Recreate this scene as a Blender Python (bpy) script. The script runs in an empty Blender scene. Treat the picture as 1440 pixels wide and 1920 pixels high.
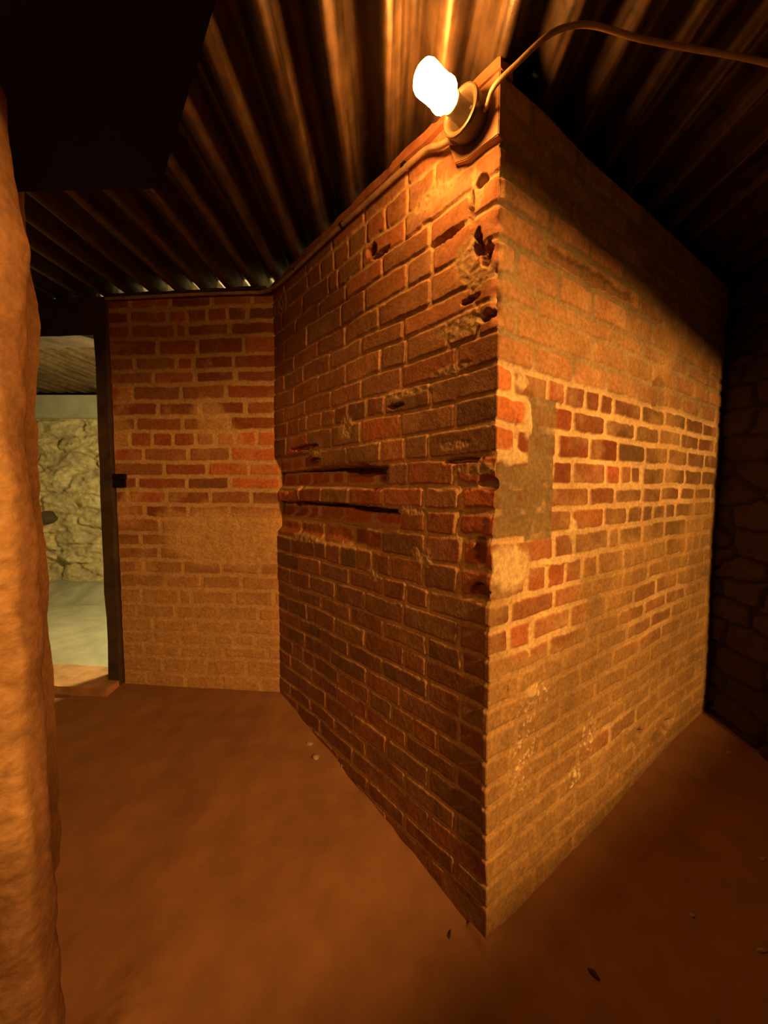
import bpy, bmesh, math, random
import numpy as np
from mathutils import Vector, Matrix

S = bpy.context.scene
COL = S.collection

# ------------------------------------------------------------------ camera
CAMZ = 1.19
cam_d = bpy.data.cameras.new('camera')
cam_d.sensor_fit = 'HORIZONTAL'; cam_d.sensor_width = 36.0; cam_d.lens = 18.0
cam_d.clip_start = 0.02
cam = bpy.data.objects.new('camera', cam_d); COL.objects.link(cam)
cam.location = (0, 0, CAMZ)
cam.rotation_euler = (math.radians(90) - math.atan(.0645), 0, 0)
S.camera = cam

# ------------------------------------------------------------------ world, exposure
w = bpy.data.worlds.new('night'); S.world = w; w.use_nodes = True
w.node_tree.nodes['Background'].inputs[0].default_value = (.02, .008, .004, 1)
w.node_tree.nodes['Background'].inputs[1].default_value = 0.01
S.view_settings.view_transform = 'Standard'; S.view_settings.look = 'None'
S.view_settings.gamma = 1; S.view_settings.exposure = 0.14
S.view_settings.use_curve_mapping = False

# ------------------------------------------------------------------ lamps outside the picture and an added fill light
def lamp(name, loc, col, watt, r):
    l = bpy.data.lights.new(name, 'POINT'); l.color = col; l.energy = watt; l.shadow_soft_size = r
    o = bpy.data.objects.new(name, l); COL.objects.link(o); o.location = loc
    return o
# bare lamp in the room behind the viewer, shining in through the high opening of wall_behind
lamp('opening_light', (1.62, -1.10, 2.06), (1.0, .455, .105), 345, .075)
# unseen fill spot added to brighten the left face and back wall
rl = lamp('fill_light', (-.90, -.60, 2.00), (1.0, .37, .065), 36, .06)
rl.data.type = 'SPOT'; rl.data.spot_size = math.radians(60); rl.data.spot_blend = .8
rl.rotation_euler = (Vector((-.42, 1.55, .75)) - Vector(rl.location)).to_track_quat('-Z', 'Y').to_euler()
# daylight coloured lamp in the far room, behind the brick wall by the doorway
lamp('far_room_light', (-.98, 2.62, 1.50), (1.0, .80, .30), 120, .08)
BULB_STRENGTH = 140.0
BULB_COL = (1.0, .40, .075, 1)

# ------------------------------------------------------------------ helpers
def link(name, me, mats, parent=None):
    o = bpy.data.objects.new(name, me); COL.objects.link(o)
    for m in (mats if isinstance(mats, (list, tuple)) else [mats]):
        me.materials.append(m)
    if parent: o.parent = parent
    return o
def tag(o, label=None, cat=None, group=None, kind=None):
    if label: o['label'] = label
    if cat: o['category'] = cat
    if group: o['group'] = group
    if kind: o['kind'] = kind
    return o
def struct(o): o['kind'] = 'structure'; return o
def empty(name, loc):
    o = bpy.data.objects.new(name, None); COL.objects.link(o); o.location = loc; o.empty_display_size = .05
    bpy.context.view_layer.update()
    return o
def bm_mesh(bm, name, smooth=True):
    me = bpy.data.meshes.new(name); bmesh.ops.recalc_face_normals(bm, faces=bm.faces[:]); bm.to_mesh(me); bm.free()
    if smooth:
        me.shade_smooth()
        try: me.set_sharp_from_angle(angle=math.radians(38))
        except Exception: pass
    return me

def hash2(i, j, seed):
    v = np.sin(i * 127.1 + j * 311.7 + seed * 74.7) * 43758.5453
    return v - np.floor(v)
def vnoise(x, y, s, seed):
    x = x / s; y = y / s
    i = np.floor(x); j = np.floor(y); fx = x - i; fy = y - j
    fx = fx * fx * (3 - 2 * fx); fy = fy * fy * (3 - 2 * fy)
    a = hash2(i, j, seed); b = hash2(i + 1, j, seed); c = hash2(i, j + 1, seed); d = hash2(i + 1, j + 1, seed)
    return (a + (b - a) * fx) + ((c + (d - c) * fx) - (a + (b - a) * fx)) * fy
def fbm(x, y, s, seed, o=4, g=.5):
    r = 0; a = 1; t = 0
    for k in range(o):
        ca, sa = math.cos(.6 + 1.1 * k), math.sin(.6 + 1.1 * k)
        r = r + a * vnoise(x * ca - y * sa + 7.3 * k, x * sa + y * ca - 3.1 * k, s / 2 ** k, seed + k * 13); t += a; a *= g
    return r / t * 2 - 1
def sstep(a, b, x):
    t = np.clip((x - a) / (b - a), 0, 1); return t * t * (3 - 2 * t)
def blob(U, Z, u, z, ru, rz, seed=1, soft=.35):
    """1 inside a ragged ellipse, 0 outside"""
    d = np.sqrt(((U - u) / ru) ** 2 + ((Z - z) / rz) ** 2)
    d = d + .38 * fbm(U, Z, min(ru, rz) * .9 + .004, seed, 3)
    return 1 - sstep(1 - soft, 1 + soft * .4, d)

def grid_mesh(name, P, colr, mats, thick=None, nrm=None):
    """P (n,m,3) world points, colr (n,m,3) linear albedo; optional slab thickness behind along -nrm"""
    n, m = P.shape[:2]
    idx = np.arange(n * m).reshape(n, m)
    q = np.stack([idx[:-1, :-1], idx[1:, :-1], idx[1:, 1:], idx[:-1, 1:]], -1).reshape(-1, 4)
    V = P.reshape(-1, 3); C = colr.reshape(-1, 3)
    if thick:
        ring = np.concatenate([idx[:, 0], idx[-1, 1:], idx[-2::-1, -1], idx[0, -2:0:-1]])
        k = len(ring); nb = V[ring] - np.array(nrm) * thick
        base = len(V); V = np.concatenate([V, nb]); C = np.concatenate([C, C[ring]])
        a = np.arange(k); b = (a + 1) % k
        q = np.concatenate([q, np.stack([ring[a], base + a, base + b, ring[b]], -1)])
    me = bpy.data.meshes.new(name)
    me.vertices.add(len(V)); me.vertices.foreach_set('co', V.astype(np.float32).ravel())
    me.loops.add(len(q) * 4); me.loops.foreach_set('vertex_index', q.astype(np.int32).ravel())
    me.polygons.add(len(q))
    me.polygons.foreach_set('loop_start', (np.arange(len(q)) * 4).astype(np.int32))
    me.update(calc_edges=True); me.validate()
    ca = me.color_attributes.new('albedo', 'FLOAT_COLOR', 'POINT')
    C4 = np.ones((len(V), 4), np.float32); C4[:, :3] = C
    ca.data.foreach_set('color', C4.ravel())
    me.shade_smooth()
    return link(name, me, mats)

# ------------------------------------------------------------------ materials
def mat(name):
    m = bpy.data.materials.new(name); m.use_nodes = True
    nt = m.node_tree; b = nt.nodes['Principled BSDF']
    return m, nt, b
def add_noise(nt, b, scale, lo, hi, bump, bscale, base=None, attr=None, rough=.85, detail=8):
    tc = nt.nodes.new('ShaderNodeTexCoord')
    n1 = nt.nodes.new('ShaderNodeTexNoise'); n1.inputs['Scale'].default_value = scale; n1.inputs['Detail'].default_value = detail
    nt.links.new(tc.outputs['Object'], n1.inputs['Vector'])
    mr = nt.nodes.new('ShaderNodeMapRange'); mr.inputs[1].default_value = .3; mr.inputs[2].default_value = .7
    mr.inputs[3].default_value = lo; mr.inputs[4].default_value = hi
    nt.links.new(n1.outputs['Fac'], mr.inputs[0])
    mx = nt.nodes.new('ShaderNodeMix'); mx.data_type = 'RGBA'; mx.blend_type = 'MULTIPLY'; mx.inputs[0].default_value = 1
    if attr:
        at = nt.nodes.new('ShaderNodeAttribute'); at.attribute_name = attr
        nt.links.new(at.outputs['Color'], mx.inputs[6])
    else:
        mx.inputs[6].default_value = (*base, 1)
    cv = nt.nodes.new('ShaderNodeCombineColor')
    for k in range(3): nt.links.new(mr.outputs[0], cv.inputs[k])
    nt.links.new(cv.outputs[0], mx.inputs[7]); nt.links.new(mx.outputs[2], b.inputs['Base Color'])
    n2 = nt.nodes.new('ShaderNodeTexNoise'); n2.inputs['Scale'].default_value = bscale; n2.inputs['Detail'].default_value = 6
    nt.links.new(tc.outputs['Object'], n2.inputs['Vector'])
    bp = nt.nodes.new('ShaderNodeBump'); bp.inputs['Strength'].default_value = bump; bp.inputs['Distance'].default_value = .004
    nt.links.new(n2.outputs['Fac'], bp.inputs['Height']); nt.links.new(bp.outputs[0], b.inputs['Normal'])
    b.inputs['Roughness'].default_value = rough
    return n1, mr, bp

def simple(name, base, scale=20, lo=.7, hi=1.2, bump=.3, bscale=60, rough=.8, metal=0):
    m, nt, b = mat(name); add_noise(nt, b, scale, lo, hi, bump, bscale, base=base, rough=rough); b.inputs['Metallic'].default_value = metal
    return m
m_brick, nt, b = mat('brick_and_mortar'); add_noise(nt, b, 90, .74, 1.22, .40, 170, attr='albedo', rough=.78); b.inputs['Specular IOR Level'].default_value = .35
m_plaster, nt, b = mat('mud_plaster'); add_noise(nt, b, 60, .8, 1.18, .6, 90, attr='albedo', rough=.62); b.inputs['Specular IOR Level'].default_value = .5
m_dirt, nt, b = mat('packed_dirt'); add_noise(nt, b, 9, .86, 1.1, .28, 160, attr='albedo', rough=.95, detail=12); b.inputs['Specular IOR Level'].default_value = .15
m_stone, nt, b = mat('rubble_stone'); add_noise(nt, b, 30, .75, 1.2, .6, 60, attr='albedo', rough=.9)
m_wood = simple('red_painted_timber', (.34, .13, .06), 14, .6, 1.25, .5, 60, .6)
m_darkwood = simple('dark_timber', (.07, .045, .03), 12, .5, 1.3, .6, 50, .75)
m_board = simple('old_mounting_board', (.42, .22, .11), 16, .75, 1.2, .35, 70, .7)
m_black = simple('blackened_boards', (.006, .005, .006), 8, .8, 1.2, .2, 30, .95)
m_conduit = simple('painted_conduit', (.40, .26, .14), 25, .65, 1.2, .3, 90, .45)
m_cable = simple('cable_sheath', (.36, .22, .11), 25, .8, 1.15, .2, 120, .5)
m_ceram = simple('aged_porcelain', (.085, .055, .028), 30, .8, 1.1, .2, 80, .35)
m_iron = simple('black_iron', (.02, .014, .012), 30, .6, 1.3, .5, 90, .5, .6)
m_pebble = simple('stone_chip', (.36, .27, .19), 40, .7, 1.25, .5, 90, .85)
m_darkchip = simple('dark_chip', (.05, .03, .025), 40, .7, 1.25, .5, 90, .85)
m_conc = simple('plain_concrete', (.42, .41, .33), 6, .85, 1.12, .35, 60, .9)
m_screw = simple('brass_screw', (.5, .34, .14), 40, .8, 1.2, .1, 90, .35, .9)
# galvanised, rusty corrugated sheet
m_roof, nt, b = mat('rusty_corrugated_sheet')
n1, mr, bp = add_noise(nt, b, 22, .62, 1.25, .25, 75, base=(.082, .048, .025), rough=.42); b.inputs['Metallic'].default_value = .35
tc = nt.nodes.new('ShaderNodeTexCoord'); mp = nt.nodes.new('ShaderNodeMapping'); mp.inputs['Scale'].default_value = (60, 2.5, 20)
ns = nt.nodes.new('ShaderNodeTexNoise'); ns.inputs['Scale'].default_value = 1; ns.inputs['Detail'].default_value = 5
nt.links.new(tc.outputs['Object'], mp.inputs[0]); nt.links.new(mp.outputs[0], ns.inputs['Vector'])
mr2 = nt.nodes.new('ShaderNodeMapRange'); mr2.inputs[1].default_value = .3; mr2.inputs[2].default_value = .7; mr2.inputs[3].default_value = .28; mr2.inputs[4].default_value = .62
mr3 = nt.nodes.new('ShaderNodeMapRange'); mr3.inputs[1].default_value = .35; mr3.inputs[2].default_value = .68; mr3.inputs[3].default_value = .5; mr3.inputs[4].default_value = 1.5
nt.links.new(ns.outputs['Fac'], mr3.inputs[0])
mm = nt.nodes.new('ShaderNodeMath'); mm.operation = 'MULTIPLY'
cc_ = [n for n in nt.nodes if n.bl_idname == 'ShaderNodeCombineColor'][0]
nt.links.new(mr.outputs[0], mm.inputs[0]); nt.links.new(mr3.outputs[0], mm.inputs[1])
for k in range(3): nt.links.new(mm.outputs[0], cc_.inputs[k])
nt.links.new(ns.outputs['Fac'], mr2.inputs[0]); nt.links.new(mr2.outputs[0], b.inputs['Roughness'])
m_glow, nt, b = mat('lit_bulb_glass')
b.inputs['Base Color'].default_value = (.9, .85, .75, 1)
b.inputs['Emission Color'].default_value = BULB_COL; b.inputs['Emission Strength'].default_value = BULB_STRENGTH

# ------------------------------------------------------------------ plan of the cellar (metres)
K = np.array([.266, .927]); BC = np.array([-.525, 1.900]); RC = np.array([1.619, 1.865])
def frame(A, B, toward=(0, 0)):
    d = (B - A) / np.linalg.norm(B - A); n = np.array([-d[1], d[0]])
    if n @ (np.array(toward) - A) < 0: n = -n
    return d, n, np.linalg.norm(B - A)
dL, nL, WL = frame(K, BC); dR, nR, WR = frame(K, RC)
JP = np.array([-1.318, 1.965]); dB, nB, WBk = frame(BC, JP); WBk = .850
v3 = lambda p, z=0: np.array([p[0], p[1], z])
ZC = 2.164        # mean height of the corrugated sheets
# ------------------------------------------------------------------ brick courses (heights of bed joints, cross joints along each course)
ZF=[2.12, 2.046, 1.97, 1.908, 1.841, 1.768, 1.685, 1.63, 1.555, 1.482, 1.412, 1.344, 1.269, 1.195, 1.13, 1.06, 0.984, 0.904, 0.839, 0.766, 0.703, 0.637, 0.569, 0.5, 0.434, 0.376, 0.302, 0.237, 0.164, 0.101, 0.01]
ZB=[2.147, 2.073, 2.003, 1.921, 1.861, 1.773, 1.715, 1.639, 1.562, 1.498, 1.426, 1.333, 1.262, 1.186, 1.115, 1.041, 0.956, 0.881, 0.805, 0.727, 0.664, 0.588, 0.527, 0.453, 0.381, 0.311, 0.235, 0.173, 0.103, 0.033, -0.037]
RL=[[], [0.201, 0.307, 0.406, 0.503, 0.607, 0.705, 0.803, 0.906], [0.071, 0.317, 0.53, 0.676, 0.744], [0.078, 0.218, 0.422, 0.627, 0.815], [0.306, 0.516, 0.66, 0.92], [0.216, 0.439, 0.637, 0.833], [0.07, 0.324, 0.54, 0.746, 1.143], [0.053, 0.151, 0.313, 0.432, 0.63, 0.829, 1.045], [0.121, 0.334, 0.533, 0.732, 0.944], [0.211, 0.41, 0.503, 0.615, 0.704, 0.804, 0.922, 0.998, 1.113], [0.122, 0.334, 0.534, 0.728, 0.924, 1.131], [0.219, 0.316, 0.426, 0.622, 0.821, 0.991, 1.124], [0.123, 0.307, 0.454, 0.509, 0.708, 0.815, 0.968, 1.108], [0.104, 0.233, 0.422, 0.623, 0.824, 1.056], [0.111, 0.226, 0.337, 0.525, 0.716, 0.916, 0.997, 1.132], [0.097, 0.228, 0.431, 0.625, 0.827, 1.025], [0.105, 0.231, 0.383, 0.477, 0.577, 0.68, 0.786, 0.884, 1.1], [0.211, 0.309, 0.422, 0.624, 0.83, 1.029], [0.1, 0.322, 0.526, 0.721, 1.114], [0.088, 0.217, 0.419, 0.619, 0.829, 1.031], [0.22, 0.317, 0.524, 0.726, 0.959, 1.153], [0.09, 0.211, 0.422, 0.629, 0.835, 1.038], [0.099, 0.33, 0.512, 0.762, 0.98, 1.158], [0.172, 0.274, 0.374, 0.496, 0.595, 0.7, 0.896, 0.999, 1.102], [0.103, 0.306, 0.512, 0.717, 0.921], [0.205, 0.402, 0.602, 1.029], [0.104, 0.31, 0.518, 0.729, 1.134], [0.199, 0.403, 0.852], [0.102], []]
RR=[[], [], [], [], [0.169, 0.503], [0.064, 0.243, 0.422], [0.153, 0.34], [0.066, 0.245, 0.425], [0.14, 0.326, 0.511], [0.055, 0.203, 0.287, 0.392, 0.477, 0.556], [0.12, 0.334, 0.514], [0.071, 0.259, 0.431, 0.602], [0.238, 0.343, 0.531, 0.624, 0.707, 0.787], [0.441, 0.592, 0.965, 1.328], [0.158, 0.346, 0.529, 0.687, 0.802, 0.898, 1.022, 1.127], [0.082, 0.259, 0.361, 0.634, 0.816, 1.25], [0.132, 0.227, 0.32, 0.412, 0.499, 0.668, 0.841, 1.338, 1.435], [0.07, 0.266], [0.064, 0.166, 0.356], [0.247], [], [], [], [], [], [], [], [], [], []]
ZBK=[2.133, 2.063, 1.993, 1.923, 1.838, 1.767, 1.699, 1.62, 1.543, 1.47, 1.393, 1.32, 1.246, 1.178, 1.104, 1.035, 0.96, 0.89, 0.82, 0.749, 0.673, 0.591, 0.514, 0.442, 0.38, 0.313, 0.224, 0.144, 0.074]
RB=[[], [0.132, 0.232, 0.333, 0.436, 0.533], [0.223, 0.443, 0.498, 0.734], [0.151, 0.387, 0.594], [0.498, 0.718], [0.197, 0.408, 0.622], [0.247, 0.481, 0.736], [0.153, 0.385, 0.605], [0.236, 0.476, 0.721], [0.097, 0.205, 0.308, 0.412, 0.528, 0.64, 0.758], [0.234, 0.453, 0.688], [0.144, 0.356, 0.584], [0.243, 0.469, 0.728], [0.136, 0.344, 0.573], [0.247, 0.463, 0.694], [], [], [], [], [], [0.027, 0.231, 0.461, 0.529], [0.111, 0.322, 0.549], [0.212, 0.449, 0.673], [0.131, 0.237, 0.349, 0.56, 0.676], [0.066, 0.301, 0.529], [0.179, 0.393, 0.624], [], []]
PEB = [(-0.318, 1.57), (-0.278, 1.498), (-0.163, 1.457), (0.515, 0.868), (1.182, 1.131), (0.971, 0.912), (0.85, 0.987), (1.46, 1.561), (0.174, 0.945)]

def fill(joints, W, rng, even):
    """complete a course with stretchers of about 0.205 m where no joint is noted"""
    J = list(joints); out = []
    if not J:
        J = [(.205 if even else .1025) + rng.uniform(-.01, .01)]
    pts = [0.0] + J + [W]
    for a, b_ in zip(pts[:-1], pts[1:]):
        out.append(a); gap = b_ - a
        if gap > .27:
            k = a + .205
            while k < b_ - .06:
                out.append(k + rng.uniform(-.005, .005)); k += .205
    return out[1:] + []

def brickwork(U, Z, W, zf, zb, rows, seed, palette, relief=.007, mortar_col=(.5, .4, .27), half=.0052,
              erode=None, tint=None, mscale=None):
    """height and albedo of a brick face over the grid U, Z"""
    rng = random.Random(seed)
    zf = np.array(zf); zb = np.array(zb)
    Uw = U + .0045 * fbm(U, Z, .05, seed + 2, 3); Zw = Z + .0048 * fbm(U, Z, .07, seed + 5, 3) + .006 * fbm(U, Z * 0, .3, seed + 9, 2)
    H = .0007 * fbm(U, Z, .02, seed + 20, 3) + relief * (.22 + .55 * fbm(U, Z, .13, seed + 21, 3)); C = np.empty(U.shape + (3,)); C[:] = mortar_col
    C *= (1 + .22 * fbm(U, Z, .09, seed + 31, 4))[..., None]
    if mscale is not None: C *= mscale[..., None]
    fine = fbm(U, Z, .012, seed + 40, 3); mid = fbm(U, Z, .045, seed + 41, 3)
    chip = sstep(.25, .6, fbm(U, Z, .035, seed + 42, 3))
    us = U[:, 0]; zs = Z[0, :]
    for i in range(len(zf) - 1):
        js = fill([j for j in rows[i] if j < W - .01], W, rng, i % 2)
        edges = [-.3 if not js else -.0] + js + [W]
        if len(js) and js[0] < .02: edges = js + [W]
        edges[0] = -.02; edges[-1] = W + .02
        for a, b_ in zip(edges[:-1], edges[1:]):
            if b_ - a < .02: continue
            ztop0 = zf[i] + (zb[i] - zf[i]) * (a + b_) / 2 / W; zbot0 = zf[i + 1] + (zb[i + 1] - zf[i + 1]) * (a + b_) / 2 / W
            i0, i1 = np.searchsorted(us, [a - .012, b_ + .012]); j0, j1 = np.searchsorted(zs, [zbot0 - .03, ztop0 + .03])
            if i1 <= i0 or j1 <= j0: continue
            sl = (slice(i0, i1), slice(j0, j1)); u = Uw[sl]; z = Zw[sl]
            zt = zf[i] + (zb[i] - zf[i]) * u / W; zl = zf[i + 1] + (zb[i + 1] - zf[i + 1]) * u / W
            er = erode((a + b_) / 2, (ztop0 + zbot0) / 2) if erode is not None else 0
            er *= rng.uniform(.7, 1.3)
            hh = half * rng.uniform(.7, 1.35) + .004 * er
            dx = np.minimum(u - a, b_ - u) - hh - .003 * er * rng.random(); dz = np.minimum(zt - z, z - zl) - hh - .002 * er * rng.random()
            r = .006 + .016 * er + .004 * rng.random()
            qx = np.maximum(r - dx, 0); qz = np.maximum(r - dz, 0)
            e = np.where((dx < r) & (dz < r), r - np.sqrt(qx ** 2 + qz ** 2), np.minimum(dx, dz))
            e = e - .006 * chip[sl] * (.4 + er) - .0012 * fine[sl]
            wdt = .0035 + .012 * er
            pr = sstep(-.0005, wdt, e)
            rel = relief * rng.uniform(.82, 1.18) - (.014 * er * rng.uniform(.3, 1.3) if er > .3 else 0)
            tilt = rng.uniform(-1, 1) * .010 * (u - (a + b_) / 2) + rng.uniform(-1, 1) * .02 * (z - (ztop0 + zbot0) / 2)
            hb = rel + tilt + .0004 * fine[sl] + .0006 * mid[sl] * (1 + 9 * er)
            H[sl] = H[sl] * (1 - pr) + (hb + .02 * er * 0) * pr - .008 * er * (1 - pr) * ((zt > z) & (z > zl) & (u > a) & (u < b_)) * (er > .3)
            c = np.array(palette[rng.randrange(len(palette))]) * rng.uniform(.65, 1.3)
            if tint is not None: c = tint((a + b_) / 2, (ztop0 + zbot0) / 2, c, rng)
            dust = sstep(.05, .7, fbm(U[sl], Z[sl], .08, seed + 60 + i, 4)) * .35
            cc = c[None, None, :] * (1 + .18 * mid[sl] + .1 * fine[sl])[..., None] * (1 - dust[..., None]) + np.array(mortar_col) * .85 * dust[..., None]
            C[sl] = C[sl] * (1 - pr[..., None]) + cc * pr[..., None]
    return H, np.clip(C, .004, .95)

def cover(H, C, S_, hcov, ccov):
    """smear mortar over the bricks where S_ is 1"""
    return H * (1 - S_) + hcov * S_, C * (1 - S_[..., None]) + ccov * S_[..., None]

Z0, Z1 = -.04, 2.118
def axis(a, b_, fine, coarse, mid):
    """grid lines: fine near a, growing to coarse at b_"""
    out = [a]; x = a
    while x < b_:
        x += fine + (coarse - fine) * min(1, (x - a) / mid); out.append(x)
    out[-1] = b_; return np.array(out)

# ---------------- left face of the brick block (runs from the near corner to the back wall)
us = axis(0, WL, .0024, .0042, WL); zs = np.arange(Z0, Z1, .0029)
U, Z = np.meshgrid(us, zs, indexing='ij')
def er_left(u, z):
    a = .06 if z > 1.5 else .10
    if 1.195 < z < 1.262 and u > .40: a = .8
    elif 1.13 < z < 1.19: a = .9 if u > 1.03 else .15
    elif 1.06 < z < 1.13 and u > .33: a = .85
    elif .985 < z < 1.06 and u > .45: a = .6
    elif 1.26 < z < 1.34 and u > .90: a = .8
    if u < .1 and .93 < z < 1.27: a = max(a, .45)
    return a
PAL_L = [(.33, .125, .055), (.30, .115, .05), (.29, .14, .07), (.25, .13, .07), (.36, .12, .045)]
def tint_left(u, z, c, rng):
    if er_left(u, z) > .4: return np.array((.42, .13, .05)) * rng.uniform(.7, 1.25)
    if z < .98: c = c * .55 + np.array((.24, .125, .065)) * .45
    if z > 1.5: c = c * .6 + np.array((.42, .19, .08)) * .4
    if er_left(u, z) > .5: c = c * .4 + np.array((.42, .12, .045)) * .6
    return c
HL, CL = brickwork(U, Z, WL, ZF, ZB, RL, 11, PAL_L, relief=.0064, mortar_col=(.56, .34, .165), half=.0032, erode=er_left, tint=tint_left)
rough = fbm(U, Z, .014, 77, 4)
for (u, z, ru, rz, s) in [(.105, 1.60, .075, .032, 3), (.09, 1.76, .045, .05, 4), (.055, 1.70, .05, .03, 5), (.14, 1.50, .07, .015, 6), (.045, 1.235, .07, .017, 7),
                          (.62, 1.40, .05, .05, 8), (.85, 1.32, .05, .035, 9), (.30, 1.12, .10, .014, 10), (.24, .985, .04, .03, 12), (.20, 1.97, .10, .035, 13), (.06, 1.90, .02, .05, 14),
                          (.30, 1.47, .10, .012, 15), (.47, .90, .04, .03, 16), (.12, 1.30, .06, .012, 17), (1.15, 2.03, .09, .06, 18), (.97, .97, .12, .02, 19)]:
    m = blob(U, Z, u, z, ru, rz, s) * .9
    HL, CL = cover(HL, CL, m, .0052 + .0042 * rough, np.array((.46, .30, .15)) * (1 + .25 * rough)[..., None])
# holes, missing mortar and the lost bricks under the overhang
for (u, z, ru, rz, dep, s) in [(.165, 1.842, .055, .012, .03, 31), (.044, 1.915, .018, .014, .03, 32), (.075, 1.86, .008, .04, .022, 33), (.055, 1.775, .012, .035, .035, 34), (.03, 1.745, .018, .028, .03, 35),
                               (.075, 1.655, .03, .008, .025, 36), (.03, 1.60, .03, .012, .03, 37), (.475, 1.955, .03, .022, .03, 38), (.43, 1.925, .05, .008, .02, 39),
                               (.80, 1.262, .25, .008, .03, 40), (.56, 1.250, .13, .020, .042, 41), (.47, 1.215, .03, .030, .034, 42), (.80, 1.122, .32, .009, .03, 43), (.52, 1.112, .14, .013, .036, 44),
                               (1.0, 1.17, .02, .03, .03, 45), (1.12, 1.10, .03, .03, .025, 46), (.95, 1.36, .12, .012, .02, 47), (.36, 1.44, .04, .008, .02, 48),
                               (.10, 1.26, .07, .008, .02, 49), (.035, 1.03, .02, .04, .02, 50), (.03, .93, .03, .02, .02, 51), (.02, 1.20, .03, .02, .012, 52), (.87, 1.30, .06, .012, .02, 53)]:
    m = blob(U, Z, u, z, ru, rz, s, .25)
    HL = HL - dep * m; CL = CL * (1 - .35 * m[..., None])
HL += .004 * fbm(U, Z, .35, 5, 2)
wob = .006 * fbm(U, Z * 0, .12, 950, 3)
def step_band(zt, zb, u0, dep):
    return dep * (1 - sstep(zt - .004, zt + .002, Z + wob)) * sstep(zb - .02, zb + .012, Z + wob) * sstep(u0 - .03, u0 + .03, U + wob * 3)
HL -= step_band(1.263, 1.200, .42, .034) + step_band(1.122, 1.062, .36, .038) + step_band(1.052, .99, .55, .018) + step_band(1.335, 1.27, .93, .016)
# bricks hang slightly over the worn band
HL += .006 * sstep(1.24, 1.30, Z) * sstep(.3, .6, U) * (1 - sstep(1.3, 1.7, Z))
# lip added along the near corner's lower half to shade the strip beside it
lip = .0075 * (1 - sstep(.010, .022, U)) * sstep(.16, .3, Z) * (1 - sstep(1.02, 1.12, Z)) * (.75 + .5 * vnoise(U * 0, Z, .05, 91))
HL += lip

# ---------------- right face
usr = axis(0, WR, .0026, .0050, WR); zr = zs
UR, ZR = np.meshgrid(usr, zr, indexing='ij')
def er_right(u, z): return .12 if u < .6 else .25
PAL_R = [(.36, .10, .035), (.32, .09, .03), (.30, .11, .045), (.34, .14, .06)]
def tint_right(u, z, c, rng):
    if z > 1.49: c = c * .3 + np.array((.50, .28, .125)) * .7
    if u < .1 and 1.27 < z < 1.49: c = np.array((.62, .20, .065))
    if .35 < u and .90 < z < 1.45 and rng.random() < .15 + u: c = c * .4 + np.array((.11, .07, .03)) * .6
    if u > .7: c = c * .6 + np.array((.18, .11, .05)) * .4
    return c
HR, CR = brickwork(UR, ZR, WR, ZF, ZF, RR, 23, PAL_R, relief=.0060, mortar_col=(.74, .53, .28), half=.0060, erode=er_right, tint=tint_right, mscale=1 - .55 * sstep(1.46, 1.52, ZR))  # upper mortar darkened as painted shade in the joints
HR0 = HR.copy()
rr = fbm(UR, ZR, .018, 177, 4); lo = fbm(UR, ZR, .16, 178, 4)
SM = (.38, .235, .095)
# thin lime wash smear: heavy towards the floor, patchy above
sm = sstep(-.55, .25, (.97 - ZR) * 1.6 + .45 * lo - .12 + .20 * sstep(.25, .8, UR)) * .93
sm = np.maximum(sm, sstep(.1, .6, lo + .25 * sstep(.5, 1.2, UR)) * .55 * sstep(.9, 1.1, ZR) * (1 - .8 * blob(UR, ZR, .36, 1.2, .36, .22, 66, .5)))
sm = sm * (1 - .75 * blob(UR, ZR, .18, .83, .24, .13, 61))
sm = np.maximum(sm, .45 * blob(UR, ZR, .30, 1.62, .6, .08, 62))
worn = blob(UR, ZR, .95, .72, .30, .16, 63) + blob(UR, ZR, .70, .34, .25, .05, 64)
sm = sm * (1 - .55 * np.clip(worn, 0, 1))
relf = .40 * HR + .003
HR, CR = cover(HR, CR, sm, relf + .0007 * rr + .0012 * lo, np.array(SM) * (1 + .20 * rr + .25 * lo + .20 * (1 - sstep(.001, .0045, HR0)))[..., None])
# smooth cement patch let into the wall beside the corner
dpx = np.maximum(np.abs(UR - .184 + .006 * lo) - .060, 0); dpz = np.maximum(np.abs(ZR - 1.235) - .185, 0)
d1 = np.sqrt(dpx ** 2 + dpz ** 2)
d2 = np.sqrt(np.maximum(np.abs(UR - .10) - .135, 0) ** 2 + np.maximum(np.abs(ZR - 1.155 + .008 * lo) - .085, 0) ** 2)
pm = 1 - sstep(-.001, .006, np.minimum(d1, d2) + .004 * fbm(UR, ZR, .03, 9, 3))
HR, CR = cover(HR, CR, pm, .0055 + .0008 * rr - .002 * sstep(.0, .12, UR), np.array((.25, .175, .085)) * (1 + .10 * rr + .16 * fbm(UR, ZR * .4, .05, 92, 3))[..., None])
# pale mortar lumps
for (u, z, ru, rz, s) in [(.05, 1.265, .075, .022, 70), (.07, .985, .09, .055, 71), (.085, 1.45, .03, .03, 72), (.115, 1.36, .022, .045, 73), (.35, 1.065, .025, .035, 74), (.15, .775, .010, .06, 75), (.165, .63, .028, .022, 76), (.30, .98, .10, .012, 77)]:
    m = blob(UR, ZR, u, z, ru, rz, s) * .92
    HR, CR = cover(HR, CR, m, .0085 + .0028 * rr, np.array((.72, .54, .29)) * (1 + .2 * rr)[..., None])
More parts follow.
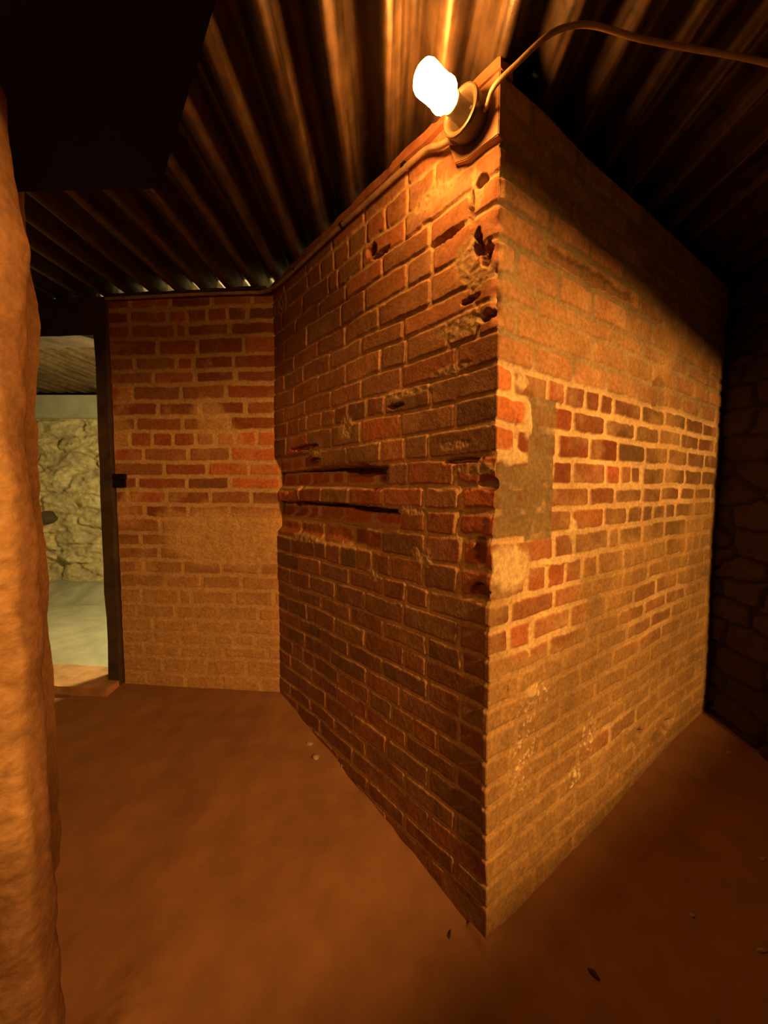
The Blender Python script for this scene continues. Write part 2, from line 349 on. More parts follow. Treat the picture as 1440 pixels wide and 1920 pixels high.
# white crumbs of lime stuck on the smear
for (u, z, ru, rz, s) in [(.135, .46, .07, .16, 80), (.47, .385, .05, .08, 81), (.20, .60, .06, .05, 82), (.40, .28, .05, .04, 83)]:
    m = blob(UR, ZR, u, z, ru, rz, s, .8) * sstep(.15, .45, fbm(UR, ZR, .011, 200 + s, 3))
    HR = HR + .004 * m; CR = CR * (1 - m[..., None]) + np.array((.78, .66, .40)) * m[..., None]
for (u, z, ru, rz, dep, s) in [(.075, 1.34, .006, .028, .012, 101), (.062, .66, .004, .016, .012, 102), (.40, 1.80, .25, .02, .012, 103), (.90, 1.52, .06, .07, .012, 104), (.85, .24, .05, .03, .02, 105), (1.1, .17, .12, .03, .02, 106)]:
    m = blob(UR, ZR, u, z, ru, rz, s, .25); HR = HR - dep * m; CR = CR * (1 - .3 * m[..., None])
HR += .006 * fbm(UR, ZR, .4, 15, 2)
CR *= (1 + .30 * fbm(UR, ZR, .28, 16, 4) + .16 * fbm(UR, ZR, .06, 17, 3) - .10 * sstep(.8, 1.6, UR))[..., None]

# ---------------- ragged arris shared by both faces
cz = zs; wear = .010 * sstep(-.1, .7, fbm(cz, cz * 0, .07, 300, 3)) + .016 * (sstep(1.665, 1.70, cz) * (1 - sstep(1.80, 1.83, cz))) * vnoise(cz, cz * 0, .03, 301) + .012 * (sstep(1.57, 1.60, cz) * (1 - sstep(1.64, 1.66, cz)))
wear = wear * (.15 + .85 * (cz > 1.5) + .5 * ((cz < 1.28) & (cz > .85)))
HL = HL - wear[None, :] * np.exp(-(U / .010) ** 2) * .8
HR = HR - wear[None, :] * np.exp(-(UR / .010) ** 2) * .8
hl0 = HL[0].copy(); hr0 = HR[0].copy()
PL = v3(K) + U[..., None] * v3(dL) + HL[..., None] * v3(nL) + (np.exp(-U / .008) * hr0[None, :])[..., None] * v3(nR); PL[..., 2] = Z
PR = v3(K) + UR[..., None] * v3(dR) + HR[..., None] * v3(nR) + (np.exp(-UR / .008) * hl0[None, :])[..., None] * v3(nL); PR[..., 2] = ZR
o = struct(grid_mesh('wall_left', PL, CL, m_brick, .10, v3(nL + nR)))
o = struct(grid_mesh('wall_right', PR, CR, m_brick, .10, v3(nL + nR)))

# ---------------- back wall beside the doorway
ub = np.arange(-.02, WBk + .001, .0036); zb_ = np.arange(.05, 2.125, .0036)
UB, ZB2 = np.meshgrid(ub, zb_, indexing='ij')
PAL_B = [(.36, .105, .04), (.33, .095, .035), (.30, .12, .05), (.38, .13, .05)]
def tint_back(u, z, c, rng):
    if z < 1.05: c = c * .5 + np.array((.30, .155, .075)) * .5
    if 1.2 < z < 1.45 and u < .3: c = np.array((.50, .15, .055)) * rng.uniform(.85, 1.1)
    return c
HB, CB = brickwork(UB, ZB2, WBk, ZBK, ZBK, RB, 37, PAL_B, relief=.004, mortar_col=(.52, .33, .16), half=.0072, erode=lambda u, z: .12, tint=tint_back)
rb = fbm(UB, ZB2, .02, 401, 4); lb = fbm(UB, ZB2, .15, 402, 4)
sb = .93 * blob(UB, ZB2, .22, .92, .50, .17, 410, .5)
sb = np.maximum(sb, .72 * (1 - sstep(.45, 1.0, ZB2 + .18 * lb)))
sb = np.maximum(sb, .62 * sstep(.15, .55, lb + .15)) * (1 - .8 * blob(UB, ZB2, .45, 1.33, .4, .16, 412, .5))
HB, CB = cover(HB, CB, sb, .35 * HB + .002 + .0018 * rb, np.array((.60, .37, .165)) * (1 + .2 * rb + .1 * lb)[..., None])
HB += .004 * fbm(UB, ZB2, .3, 44, 2)
PB = v3(BC) + UB[..., None] * v3(dB) + HB[..., None] * v3(nB); PB[..., 2] = ZB2
struct(grid_mesh('wall_back', PB, CB, m_brick, .10, v3(nB)))
# the back wall goes on beyond the doorway
def slab(name, A, B, z0, z1, th, m, n):
    bm = bmesh.new(); vs = []
    for p in (A, B, B - n * th, A - n * th):
        for z in (z0, z1): vs.append(bm.verts.new((p[0], p[1], z)))
    for f in ((0, 2, 3, 1), (2, 4, 5, 3), (4, 6, 7, 5), (6, 0, 1, 7), (1, 3, 5, 7), (0, 6, 4, 2)): bm.faces.new([vs[k] for k in f])
    me = bm_mesh(bm, name, False); return link(name, me, m)
struct(slab('wall_back_side', BC + dB * 1.95, BC + dB * 3.2, .02, 2.20, .2, m_conc, nB))

# ---------------- plastered pillar at the left edge, on the viewer's side of the doorway
pn = np.array([.30, -.954]); pn /= np.linalg.norm(pn); pd = np.array([pn[1], -pn[0]]); pd = pd if pd[0] < 0 else -pd
PE = np.array([-.690, .772])
# plan outline: reveal side, rounded corner, front face
s = axis(0, 1.05, .004, .012, .6); zp = np.arange(-.06, 2.15, .0045)
SS, ZP = np.meshgrid(s, zp, indexing='ij')
edge = .012 * fbm(ZP * 0, ZP, .35, 500, 3) + .006 * fbm(ZP * 0, ZP, .08, 501, 3)
rv = .34; rad = .055
th0 = math.atan2(-pd[1], -pd[0])
pts = []; nrm = []
rev_d = np.array([-.72, .69]); rev_d /= np.linalg.norm(rev_d)          # direction away from the viewer along the reveal
rn = np.array([rev_d[1], -rev_d[0]])                                   # reveal faces the brick block
a0 = math.atan2(rn[1], rn[0]); a1 = math.atan2(pn[1], pn[0])
if a1 > a0: a1 -= 2 * math.pi
cc = np.array([-.713, .80]) - np.array([.746, .665]) * (rad + .012)
arc = rad * abs(a1 - a0)
X = np.zeros(s.shape + (2,)); N2 = np.zeros(s.shape + (2,))
for i_, t in enumerate(s):
    if t < rv: X[i_] = cc + rn * rad + rev_d * (rv - t); N2[i_] = rn
    elif t < rv + arc:
        a = a0 + (a1 - a0) * (t - rv) / arc; N2[i_] = (math.cos(a), math.sin(a)); X[i_] = cc + N2[i_] * rad
    else: X[i_] = cc + pn * rad + pd * (t - rv - arc); N2[i_] = pn
tt = SS - rv
big = fbm(SS, ZP, .22, 510, 3); pitn = fbm(SS * 1.6, ZP, .035, 511, 4); pitf = fbm(SS, ZP, .014, 512, 3)
coat = sstep(.055, .075, tt + .02 * fbm(SS, ZP, .12, 513, 3) + .05 * sstep(.9, .3, ZP) * 0)      # thick rough coat starts a little in from the corner
HP = .010 * big + .006 * coat + coat * (.0065 * pitn + .0028 * pitf) + (1 - coat) * (.002 * pitn + .004 * fbm(SS, ZP * .25, .03, 514, 3)) + edge * (1 - sstep(.05, .2, tt))
HP += .020 * (1 - sstep(.35, .70, ZP)) * sstep(0, .1, tt) * 0
crack = np.exp(-((tt - .075 - .02 * np.sin(ZP * 9) - .01 * big) / .0035) ** 2) * sstep(.9, 1.1, ZP) * (.6 + .4 * big); HP -= .008 * crack
CP = np.empty(SS.shape + (3,)); CP[:] = (.30, .155, .075)
CP = CP * (1 - coat[..., None]) + np.array((.46, .27, .12)) * coat[..., None]
CP *= (1 + .22 * big + .18 * pitn)[..., None]
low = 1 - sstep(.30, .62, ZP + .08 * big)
CP = CP * (1 - .78 * low[..., None]) + np.array((.15, .065, .035)) * .78 * low[..., None]  # shade at the pillar's foot painted into the colour
PP = np.zeros(SS.shape + (3,)); PP[..., :2] = X[:, None, :] + HP[..., None] * N2[:, None, :]; PP[..., 2] = ZP
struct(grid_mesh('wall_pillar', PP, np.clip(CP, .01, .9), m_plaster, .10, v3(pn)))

# ---------------- side wall in the dark at the right, rough stone
def rubble(U, Z, seed, lu=.24, lz=.11, jit=.42):
    """courses of rubble: distance based stones with individual offsets"""
    iz = np.floor(Z / lz); F1 = np.full(U.shape, 9.); F2 = np.full(U.shape, 9.); hid = np.zeros(U.shape); hid2 = np.zeros(U.shape)
    Uw = U + .012 * fbm(U, Z, .06, seed, 3); Zw = Z + .010 * fbm(U, Z, .07, seed + 3, 3)
    for dj in (-1, 0, 1):
        j = np.floor(Zw / lz) + dj; off = hash2(j, j * 0 + 3, seed) * lu
        for di in (-1, 0, 1):
            i = np.floor((Uw + off) / lu) + di
            cx = (i + .5 + (hash2(i, j, seed + 1) - .5) * jit * 1.6) * lu - off; cz_ = (j + .5 + (hash2(i, j, seed + 2) - .5) * jit) * lz
            d = np.maximum(np.abs(Uw - cx) / lu, np.abs(Zw - cz_) / lz * 1.0) + .35 * np.sqrt(((Uw - cx) / lu) ** 2 + ((Zw - cz_) / lz) ** 2)
            h = hash2(i, j, seed + 7)
            near = d < F1
            F2 = np.where(near, F1, np.minimum(F2, d)); hid = np.where(near, h, hid); F1 = np.where(near, d, F1)
    g = sstep(.02, .20, F2 - F1)
    return g, hid
# visible end of the passage at the right
SA = np.array([1.625, 1.90]); SBp = np.array([1.600, 1.15]); dS, nS, WS = frame(SA, SBp)
ug = np.arange(0, WS, .008); zg = np.arange(-.05, 2.14, .008); UG, ZG = np.meshgrid(ug, zg, indexing='ij')
g, hid = rubble(UG, ZG, 600)
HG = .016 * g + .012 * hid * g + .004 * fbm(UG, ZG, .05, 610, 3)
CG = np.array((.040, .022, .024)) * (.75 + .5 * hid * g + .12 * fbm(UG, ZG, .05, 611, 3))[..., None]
PG = v3(SA) + UG[..., None] * v3(dS) + HG[..., None] * v3(nS); PG[..., 2] = ZG
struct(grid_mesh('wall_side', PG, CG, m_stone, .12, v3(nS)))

# ---------------- wall behind the viewer, pierced by a high opening that lets the second lamp shine in
OB = K + nR * 1.55
def bpt(sv): return OB + dR * sv
nBh = -nR
s0, s1 = -1.4, 1.75           # opening between these positions, z 1.33 .. 1.975
OZ0, OZ1 = 1.335, 1.972
struct(slab('wall_behind', bpt(-2.6), bpt(s0), -.1, 2.2, .12, m_conc, nBh))
struct(slab('wall_behind', bpt(s1), bpt(2.6), -.1, 2.2, .12, m_conc, nBh))
struct(slab('wall_behind', bpt(s0), bpt(s1), -.1, OZ0, .12, m_conc, nBh))
# head of the opening sloped to tilt its shadow edge on the right face
bm = bmesh.new(); hp = [(s0, OZ1), (0.0, OZ1), (s1, OZ1 - .095 * s1), (s1, 2.2), (s0, 2.2)]
fa = [bm.verts.new((*bpt(a), z)) for a, z in hp]; fb = [bm.verts.new((*(bpt(a) - nBh * .04), z)) for a, z in hp]
bm.faces.new(fa); bm.faces.new(fb[::-1])
for k in range(5): bm.faces.new((fa[k], fa[(k + 1) % 5], fb[(k + 1) % 5], fb[k]))
struct(link('wall_behind', bm_mesh(bm, 'wall_behind', False), m_conc))

# ---------------- far room seen through the doorway
uf = np.arange(-4.3, -1.2, .011); zf_ = np.arange(-.02, 1.885, .011); UF, ZF_ = np.meshgrid(uf, zf_, indexing='ij')
g, hid = rubble(UF, ZF_, 700, .50, .19); fr = fbm(UF * .45, ZF_, .09, 710, 5)
HF = .010 * g + .02 * hid * g + .06 * fr + .10 * (1 - sstep(.12, .55, ZF_)) ** 2
CF = np.array((.52, .43, .25)) * (.86 + .14 * g + .15 * hid + .25 * fr)[..., None]
PF = np.stack([UF, 3.93 - HF, ZF_], -1)
struct(grid_mesh('wall_far', PF[::-1], np.clip(CF, .02, .9)[::-1], m_stone, .2, (0, -1, 0)))
struct(slab('trim_1', np.array([-4.3, 3.86]), np.array([-1.2, 3.86]), 1.878, 2.10, .3, m_conc, np.array([0, -1.])))
struct(slab('wall_far_left', np.array([-4.25, 1.6]), np.array([-4.25, 4.0]), -.05, 2.2, .15, m_conc, np.array([1., 0])))

# ---------------- floor
def floor_z(x, y):
    s_ = .146 - .035 * np.clip(x, 0, 2)
    z = .004 + (y - .93) * s_
    z = np.where(y < .55, .004 - .38 * s_, z); z = np.where(y > 1.98, .004 + 1.05 * s_, z)
    return z
def floor_h(x, y):
    z = floor_z(x, y) + .007 * fbm(x, y, .45, 801, 3) + .0028 * fbm(x, y, .09, 802, 4)
    z = z + .055 * np.exp(-(((x + .60) / .085) ** 2 + ((y - .60) / .22) ** 2)) * (1 + .3 * fbm(x, y, .06, 806, 3))     # crumbled mud at the pillar's foot
    # dirt drifted against the foot of the walls
    for A, d, n in ((K, dL, nL), (K, dR, nR)):
        t = (x - A[0]) * n[0] + (y - A[1]) * n[1]; q = (x - A[0]) * d[0] + (y - A[1]) * d[1]
        z = z + .012 * np.exp(-np.clip(t, 0, 1) / .03) * (q > -.02) * (t > -.05) * sstep(-.3, .5, fbm(x, y, .15, 803, 2))
    for (px_, py_, r_, a_) in ((.22, .80, .035, -.012), (.12, .74, .05, -.010), (.13, .86, .03, .008), (.38, .60, .05, -.010), (-.12, .86, .10, -.006), (.55, .78, .05, .006)):
        z = z + a_ * np.exp(-((x - px_) ** 2 + (y - py_) ** 2) / r_ ** 2)
    return z
xf = np.concatenate([np.arange(-2.6, -1.0, .02), np.arange(-1.0, 1.3, .0065), np.arange(1.3, 2.6, .02)])
yf = np.concatenate([np.arange(-2.0, .25, .03), np.arange(.25, 1.4, .0065), np.arange(1.4, 2.06, .011)])
XF, YF = np.meshgrid(xf, yf, indexing='ij')
ZFl = floor_h(XF, YF)
cf = np.array((.275, .138, .070)) * (1 + .14 * fbm(XF, YF, .5, 820, 4) + .08 * fbm(XF, YF, .05, 821, 3))[..., None]
struct(grid_mesh('floor', np.stack([XF, YF, ZFl], -1), cf, m_dirt))
xg = np.arange(-4.4, -.4, .02); yg = np.arange(2.04, 4.1, .02); XG, YG = np.meshgrid(xg, yg, indexing='ij')
zz = .150 + .03 * sstep(2.1, 2.6, YG) + .012 * fbm(XG, YG, .35, 830, 4) + .10 * sstep(3.45, 3.75, YG + .08 * fbm(XG, YG, .3, 831, 3)) - .04 * sstep(3.2, 3.4, YG)
cg = np.array((.38, .37, .31)) * (1 + .2 * fbm(XG, YG * .5, .25, 832, 4))[..., None]
struct(grid_mesh('floor_far_room', np.stack([XG, YG, zz], -1), cg, m_dirt))

# ---------------- corrugated sheets overhead: overlapping wide troughs
PITCH = .1285; AMP = .034; LEAN = .025
def ridge(x):
    """flat topped corrugation, lowest in the middle of each rib"""
    ph = ((x - .003) / PITCH) % 1.0; t = np.abs(ph - .5) * 2          # 1 at rib centre
    return sstep(.10, 1.0, t) ** .8
xr = np.arange(-4.5, 2.8, .006); yr = np.arange(-2.2, 4.2, .05)
XR, YR = np.meshgrid(xr, yr, indexing='ij')
r_ = ridge(XR)
ZRf = ZC + AMP - 2 * AMP * r_ + .003 * fbm(XR, YR, .5, 840, 2) 
P = np.stack([XR + LEAN * (YR - .8), YR, ZRf], -1)
struct(grid_mesh('ceiling', P, np.full(P.shape, .3), m_roof))
struct(slab('ceiling_slab', np.array([-4.6, -2.3]), np.array([3.0, -2.3]), 2.23, 2.30, 6.6, m_black, np.array([0, -1.])))

core = [K - (nL + nR) * .10, BC - nL * .10 - nB * .22, np.array([-.4, 2.6]), np.array([2.4, 2.6]), RC + dR * .8 - nR * .10]  # hidden filler inside the brick block, added to stop light leaking over it
bm = bmesh.new(); lo_ = [bm.verts.new((p[0], p[1], -.05)) for p in core]; hi_ = [bm.verts.new((p[0], p[1], 2.225)) for p in core]
bm.faces.new(lo_); bm.faces.new(hi_[::-1])
for k in range(5): bm.faces.new((lo_[k], lo_[(k + 1) % 5], hi_[(k + 1) % 5], hi_[k]))
struct(link('wall_core', bm_mesh(bm, 'wall_core', False), m_black))
# ================================================================== objects
def box_bm(bm, M4, sx, sy, sz, bev=.002):
    r = bmesh.ops.create_cube(bm, size=1, matrix=M4 @ Matrix.Diagonal((sx, sy, sz, 1)))
    vs = r['verts']
    if bev:
        es = list({e for v in vs for e in v.link_edges})
        bmesh.ops.bevel(bm, geom=es, offset=bev, segments=2, affect='EDGES', profile=.6)
def fr_mat(o3, x, y, z):
    M4 = Matrix.Identity(4)
    for i_, a in enumerate((x, y, z)):
        for k in range(3): M4[k][i_] = a[k]
    for k in range(3): M4[k][3] = o3[k]
    return M4
def tube_bm(bm, pts, radii, seg=12, cap=True):
    pts = [Vector(p) for p in pts]; n = len(pts)
    if not isinstance(radii, (list, tuple)): radii = [radii] * n
    rings = []; up = Vector((0, 0, 1))
    for i_, p in enumerate(pts):
        t = (pts[min(i_ + 1, n - 1)] - pts[max(i_ - 1, 0)]).normalized()
        a = t.cross(up)
        if a.length < .05: a = t.cross(Vector((1, 0, 0)))
        a.normalize(); b_ = a.cross(t).normalized()
        rings.append([bm.verts.new(p + (a * math.cos(2 * math.pi * k / seg) + b_ * math.sin(2 * math.pi * k / seg)) * radii[i_]) for k in range(seg)])
    for r0, r1 in zip(rings[:-1], rings[1:]):
        for k in range(seg): bm.faces.new((r0[k], r0[(k + 1) % seg], r1[(k + 1) % seg], r1[k]))
    if cap: bm.faces.new(rings[0]); bm.faces.new(rings[-1][::-1])
def lathe_bm(bm, M4, prof, seg=48):
    rings = []
    for (r, h) in prof:
        if r < 1e-5: rings.append([bm.verts.new(M4 @ Vector((0, 0, h)))])
        else: rings.append([bm.verts.new(M4 @ Vector((r * math.cos(2 * math.pi * k / seg), r * math.sin(2 * math.pi * k / seg), h))) for k in range(seg)])
    for r0, r1 in zip(rings[:-1], rings[1:]):
        for k in range(seg):
            k2 = (k + 1) % seg
            if len(r0) == 1 and len(r1) == 1: continue
            if len(r0) == 1: bm.faces.new((r0[0], r1[k], r1[k2]))
            elif len(r1) == 1: bm.faces.new((r0[k], r0[k2], r1[0]))
            else: bm.faces.new((r0[k], r0[k2], r1[k2], r1[k]))
def smooth_path(pts, k=8):
    """Catmull-Rom through pts"""
    P_ = [Vector(p) for p in pts]; P_ = [P_[0] * 2 - P_[1]] + P_ + [P_[-1] * 2 - P_[-2]]; out = []
    for a, b_, c_, d_ in zip(P_[:-3], P_[1:-2], P_[2:-1], P_[3:]):
        for i_ in range(k):
            t = i_ / k
            out.append(.5 * ((2 * b_) + (c_ - a) * t + (2 * a - 5 * b_ + 4 * c_ - d_) * t * t + (3 * b_ - a - 3 * c_ + d_) * t ** 3))
    out.append(P_[-2]); return out
def onL(u, h, z): p = K + dL * u + nL * h; return (p[0], p[1], z)
def onB(u, h, z): p = BC + dB * u + nB * h; return (p[0], p[1], z)
UP = (0, 0, 1)
dL3 = tuple(v3(dL)); nL3 = tuple(v3(nL)); dB3 = tuple(v3(dB)); nB3 = tuple(v3(nB))

# timber plate bedded on top of the two walls
bm = bmesh.new()
def plank(bm, path, zc, hgt, dep, seed):
    """slightly crooked plank: path of (x, y) outer-face points with outward normal"""
    rows_ = []
    rg = random.Random(seed)
    for (x, y, n) in path:
        w1 = rg.uniform(-.003, .003); w2 = rg.uniform(-.004, .004)
        rows_.append([bm.verts.new((x + n[0] * (dep / 2 + w1), y + n[1] * (dep / 2 + w1), zc + hgt / 2 + w2)), bm.verts.new((x + n[0] * (dep / 2 + w1), y + n[1] * (dep / 2 + w1), zc - hgt / 2 + w2)),
                      bm.verts.new((x - n[0] * dep / 2, y - n[1] * dep / 2, zc - hgt / 2)), bm.verts.new((x - n[0] * dep / 2, y - n[1] * dep / 2, zc + hgt / 2))])
    for a, b_ in zip(rows_[:-1], rows_[1:]):
        for k in range(4): bm.faces.new((a[k], a[(k + 1) % 4], b_[(k + 1) % 4], b_[k]))
    bm.faces.new(rows_[0]); bm.faces.new(rows_[-1][::-1])
plank(bm, [(*onL(u, .0, 0)[:2], nL) for u in np.linspace(-.012, WL - .02, 22)], 2.123, .026, .05, 3)
o = link('wall_plate', bm_mesh(bm, 'wall_plate'), m_wood)
tag(o, 'long reddish timber plate along the top of the near brick wall beside the bulb', 'timber')
bm = bmesh.new()
plank(bm, [(*onB(u, .0, 0)[:2], nB) for u in np.linspace(.03, .84, 14)], 2.131, .012, .05, 5)
o = link('wall_plate', bm_mesh(bm, 'wall_plate'), m_darkwood)
tag(o, 'thin dark timber plate on top of the back wall beside the doorway', 'timber')

# board carrying the lampholder
bm = bmesh.new()
out = [(-.010, 2.108), (-.009, 1.974), (.03, 1.978), (.080, 1.976), (.118, 1.990), (.138, 2.050), (.150, 2.108)]
f0 = [bm.verts.new(onL(u, .022, z)) for u, z in out]; f1 = [bm.verts.new(onL(u, -.004, z)) for u, z in out]
bm.faces.new(f0); bm.faces.new(f1[::-1])
for k in range(len(out)): bm.faces.new((f0[k], f0[(k + 1) % len(out)], f1[(k + 1) % len(out)], f1[k]))
bmesh.ops.bevel(bm, geom=bm.edges[:], offset=.002, segments=2, affect='EDGES')
o = link('mounting_board', bm_mesh(bm, 'mounting_board'), m_board)
tag(o, 'short brown board fixed to the brick corner behind the lit bulb', 'board')

# lamp
LU, LZ = .060, 2.043
root = empty('wall_lamp', onL(LU, .022, LZ))
Minv = root.matrix_world.inverted()
def child(name, bm, m, parent=root):
    me = bm_mesh(bm, name); me.transform(parent.matrix_world.inverted()) if parent else None
    o = link(name, me, m, parent); return o
xaxis = dL3; base_o = onL(LU, .0, LZ)
ML = fr_mat(base_o, dL3, UP, nL3)
bm = bmesh.new()
lathe_bm(bm, ML, [(0, .020), (.038, .020), (.043, .024), (.046, .040), (.0492, .064), (.0500, .069), (.0488, .0735), (.0455, .0750), (.0410, .0735), (.0360, .0690), (.0330, .060), (.029, .050), (.024, .046), (.0, .046)], 64)
ring = child('base', bm, m_ceram); tag(ring)
bm = bmesh.new()
lathe_bm(bm, ML, [(0, .045), (.0235, .045), (.0235, .056), (.0215, .060), (.0215, .094), (.0225, .097), (.0225, .103), (.019, .104), (0, .104)], 48)
child('socket', bm, m_ceram)
for ang in (205,):
    a = math.radians(ang); c0 = Vector(base_o) + Vector(dL3) * (.034 * math.cos(a)) + Vector(UP) * (.034 * math.sin(a))
    bm = bmesh.new(); lathe_bm(bm, fr_mat(c0, dL3, UP, nL3), [(0, .050), (.0048, .050), (.0048, .0705), (.0036, .072), (0, .0723)], 20)
    child('screw', bm, m_iron)
bm = bmesh.new()
lathe_bm(bm, ML, [(0, .100), (.0165, .100), (.0180, .114), (.0310, .118), (.0335, .124), (.0330, .132), (.0312, .139), (.0308, .155), (.0318, .174), (.0318, .183), (.0285, .191), (.021, .197), (.011, .2005), (0, .2015)], 56)
bulb = child('bulb', bm, m_glow); bulb['label'] = 'glowing white bulb'
tag(root, 'lit white bulb in a round porcelain holder at the top of the brick corner', 'lamp')

# conduit from the lamp along the top of both walls
pts = [onL(LU + .035, .050, LZ - .030), onL(.125, .036, 2.040), onL(.16, .030, 2.055), onL(.21, .026, 2.080), onL(.27, .026, 2.086), onL(.40, .026, 2.090), onL(.7, .027, 2.098), onL(1.0, .027, 2.101), onL(1.15, .030, 2.104),
       onL(1.205, .040, 2.106), onB(.055, .030, 2.108), onB(.13, .024, 2.112), onB(.4, .024, 2.114), onB(.84, .024, 2.112)]
bm = bmesh.new(); tube_bm(bm, smooth_path(pts, 7), .0078, 14)
co = link('conduit', bm_mesh(bm, 'conduit'), m_conduit)
tag(co, 'thin painted conduit running from the lit bulb along the wall top towards the doorway', 'conduit')
for u in (.30, .62, .98):
    bm = bmesh.new()
    M4 = fr_mat(onL(u, .026, 2.090 + .013 * u), nL3, UP, dL3)
    lathe_bm(bm, M4, [(.0080, -.006), (.0098, -.006), (.0098, .006), (.0080, .006), (.0080, -.006)], 20)
    cl = link('clip', bm_mesh(bm, 'clip'), m_iron, co)

# cable leaving the holder to the right under the sheets
pts = [onL(.035, .040, 2.035), onL(.008, .045, 2.030), (.232, .862, 2.030), (.268, .828, 2.040), (.315, .800, 2.060), (.360, .798, 2.076), (.410, .803, 2.082), (.507, .822, 2.080), (.620, .838, 2.079), (.740, .852, 2.076), (.86, .87, 2.072), (1.05, .90, 2.068), (1.4, .96, 2.08)]
bm = bmesh.new(); tube_bm(bm, smooth_path(pts, 8), .0052, 14)
o = link('cable', bm_mesh(bm, 'cable'), m_cable)
tag(o, 'thick cable arching up from the lamp and away to the right below the ceiling', 'cable')

# black box hanging under the sheets at upper left
A1 = np.array([-.566, 1.022]); A2 = np.array([-1.75, 1.06]); A3 = A1 - dL * 1.25; A4 = np.array([-1.9, .1])
bm = bmesh.new(); vs = []
for p in (A1, A2, A4, A3):
    for z in (1.940, 2.18): vs.append(bm.verts.new((p[0], p[1], z)))
for f in ((0, 2, 3, 1), (2, 4, 5, 3), (4, 6, 7, 5), (6, 0, 1, 7), (1, 3, 5, 7), (0, 6, 4, 2)): bm.faces.new([vs[k] for k in f])
bmesh.ops.bevel(bm, geom=bm.edges[:], offset=.006, segments=2, affect='EDGES')
o = link('ceiling_box', bm_mesh(bm, 'ceiling_box'), m_black)
tag(o, 'big black boxed-in casing hanging under the corrugated ceiling at upper left', 'casing')

# doorway: timber posts, head and sill
door = empty('door_frame', onB(.89, 0, .14))
bm = bmesh.new(); 
def beam(bm, p0, p1, wx, wy, ax, ay, seed, n=14, amp=.003):
    rg = random.Random(seed); p0 = Vector(p0); p1 = Vector(p1); ax = Vector(ax); ay = Vector(ay); prev = None; first = None
    for i_ in range(n + 1):
        p = p0.lerp(p1, i_ / n); r = []
        for sx, sy in ((-1, -1), (1, -1), (1, 1), (-1, 1)):
            r.append(bm.verts.new(p + ax * (sx * wx / 2 + rg.uniform(-amp, amp)) + ay * (sy * wy / 2 + rg.uniform(-amp, amp))))
        if prev:
            for k in range(4): bm.faces.new((prev[k], prev[(k + 1) % 4], r[(k + 1) % 4], r[k]))
        else: bm.faces.new(r[::-1])
        prev = r
    bm.faces.new(prev)
beam(bm, onB(.888, -.035, .13), onB(.880, -.035, 1.945), .062, .12, dB3, nB3, 2)
child('post', bm, m_darkwood, door)
bm = bmesh.new(); beam(bm, onB(1.99, -.035, .13), onB(1.99, -.035, 1.945), .07, .12, dB3, nB3, 4)
child('post', bm, m_darkwood, door)
bm = bmesh.new(); beam(bm, onB(.845, -.055, 2.034), onB(2.05, -.055, 2.034), .185, .15, UP, nB3, 6)
child('head', bm, m_darkwood, door)
bm = bmesh.new(); beam(bm, onB(.86, .0, .160), onB(2.03, .0, .160), .055, .22, UP, nB3, 8, amp=.006)
child('sill', bm, m_board, door)['label'] = 'worn brown sill'
tag(door, 'dark timber frame around the doorway left of the back brick wall', 'door frame')

# iron straps of the old latch let into the wall beside the post
lat = empty('latch_bracket', onB(.82, .006, 1.222))
for zc_, wd in ((1.243, .105), (1.205, .100)):
    bm = bmesh.new(); box_bm(bm, fr_mat(onB(.838, .010, zc_), dB3, UP, nB3), wd, .030, .016, .002)
    child('strap', bm, m_iron, lat)
bm = bmesh.new(); box_bm(bm, fr_mat(onB(.835, .004, 1.224), dB3, UP, nB3), .09, .010, .008, .001)
child('bar', bm, m_iron, lat)
tag(lat, 'two short black iron straps set in the back wall beside the door post', 'bracket')

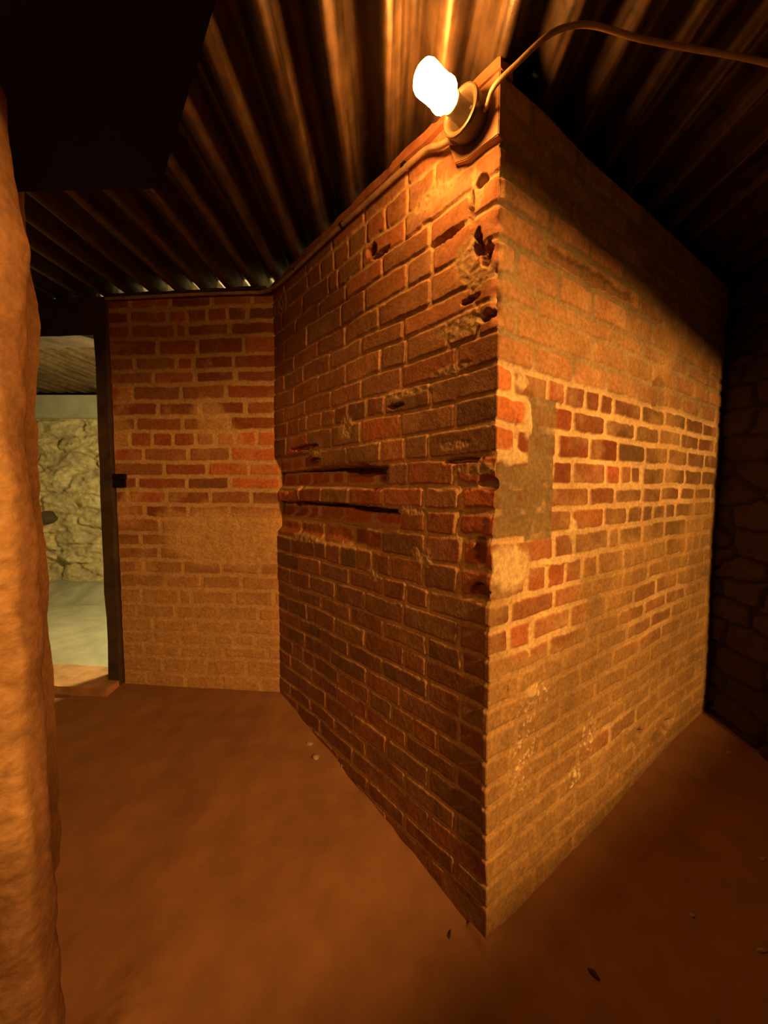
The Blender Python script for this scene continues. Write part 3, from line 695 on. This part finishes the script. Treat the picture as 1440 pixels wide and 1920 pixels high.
# wooden peg in the far wall
peg = bmesh.new(); lathe_bm(peg, fr_mat((-3.395, 3.90, .885), (1, 0, 0), UP, (0, -1, 0)), [(0, 0), (.065, 0), (.068, .05), (.058, .10), (.030, .115), (0, .118)], 24)
for v in peg.verts: v.co.x += .01 * math.sin(v.co.z * 60)
o = link('wall_peg', bm_mesh(peg, 'wall_peg'), m_darkwood)
tag(o, 'dark round stub sticking out of the far stone wall beside the plastered pillar', 'peg')

# loose chips and stones on the dirt floor
def chip(name, x, y, s, m, seed, label, flat=.55, rot=0):
    bm = bmesh.new(); bmesh.ops.create_icosphere(bm, subdivisions=3, radius=1)
    rg = random.Random(seed); dirs = [Vector((rg.gauss(0, 1), rg.gauss(0, 1), rg.gauss(0, 1))).normalized() for _ in range(9)]; ds = [rg.uniform(.62, .92) for _ in dirs]
    for v in bm.verts:
        for d_, q in zip(dirs, ds):
            t = v.co.dot(d_)
            if t > q: v.co -= d_ * (t - q)
        v.co = Vector((v.co.x * s[0], v.co.y * s[1], v.co.z * s[2]))
    me = bm_mesh(bm, name); o = link(name, me, m)
    o.location = (x, y, float(floor_h(np.array([x]), np.array([y]))[0]) + s[2] * .35); o.rotation_euler = (0, 0, rot)
    tag(o, label, 'stone', 'loose stones on the dirt floor'); return o
chip('pebble', *PEB[0], (.015, .011, .008), m_pebble, 1, 'pebble by the foot of the near brick wall, farther of the close pair')
chip('pebble', *PEB[1], (.017, .013, .009), m_pebble, 2, 'pebble by the foot of the near brick wall, nearer of the close pair')
chip('pebble', *PEB[2], (.010, .009, .006), m_pebble, 3, 'small pebble touching the foot of the near brick wall, right of the close pair')
chip('stone_chip', *PEB[3], (.007, .016, .006), m_darkchip, 4, 'dark oblong chip on the floor in front of the smeared wall, lower right', rot=.5)
chip('stone_chip', *PEB[4], (.012, .006, .005), m_pebble, 5, 'pale sliver of stone at the right edge, the upper of two')
chip('stone_chip', *PEB[5], (.014, .006, .005), m_pebble, 6, 'pale sliver of stone at the right edge, the lower of two')
chip('pebble', *PEB[6], (.007, .006, .004), m_pebble, 7, 'tiny pale pebble alone on the dark floor right of the corner')
chip('pebble', *PEB[7], (.011, .008, .006), m_pebble, 8, 'pale pebble far right near the dark end of the smeared wall')
chip('stone_chip', *PEB[8], (.004, .013, .004), m_darkchip, 9, 'thin dark splinter on the floor just left of the corner foot', rot=-.4)
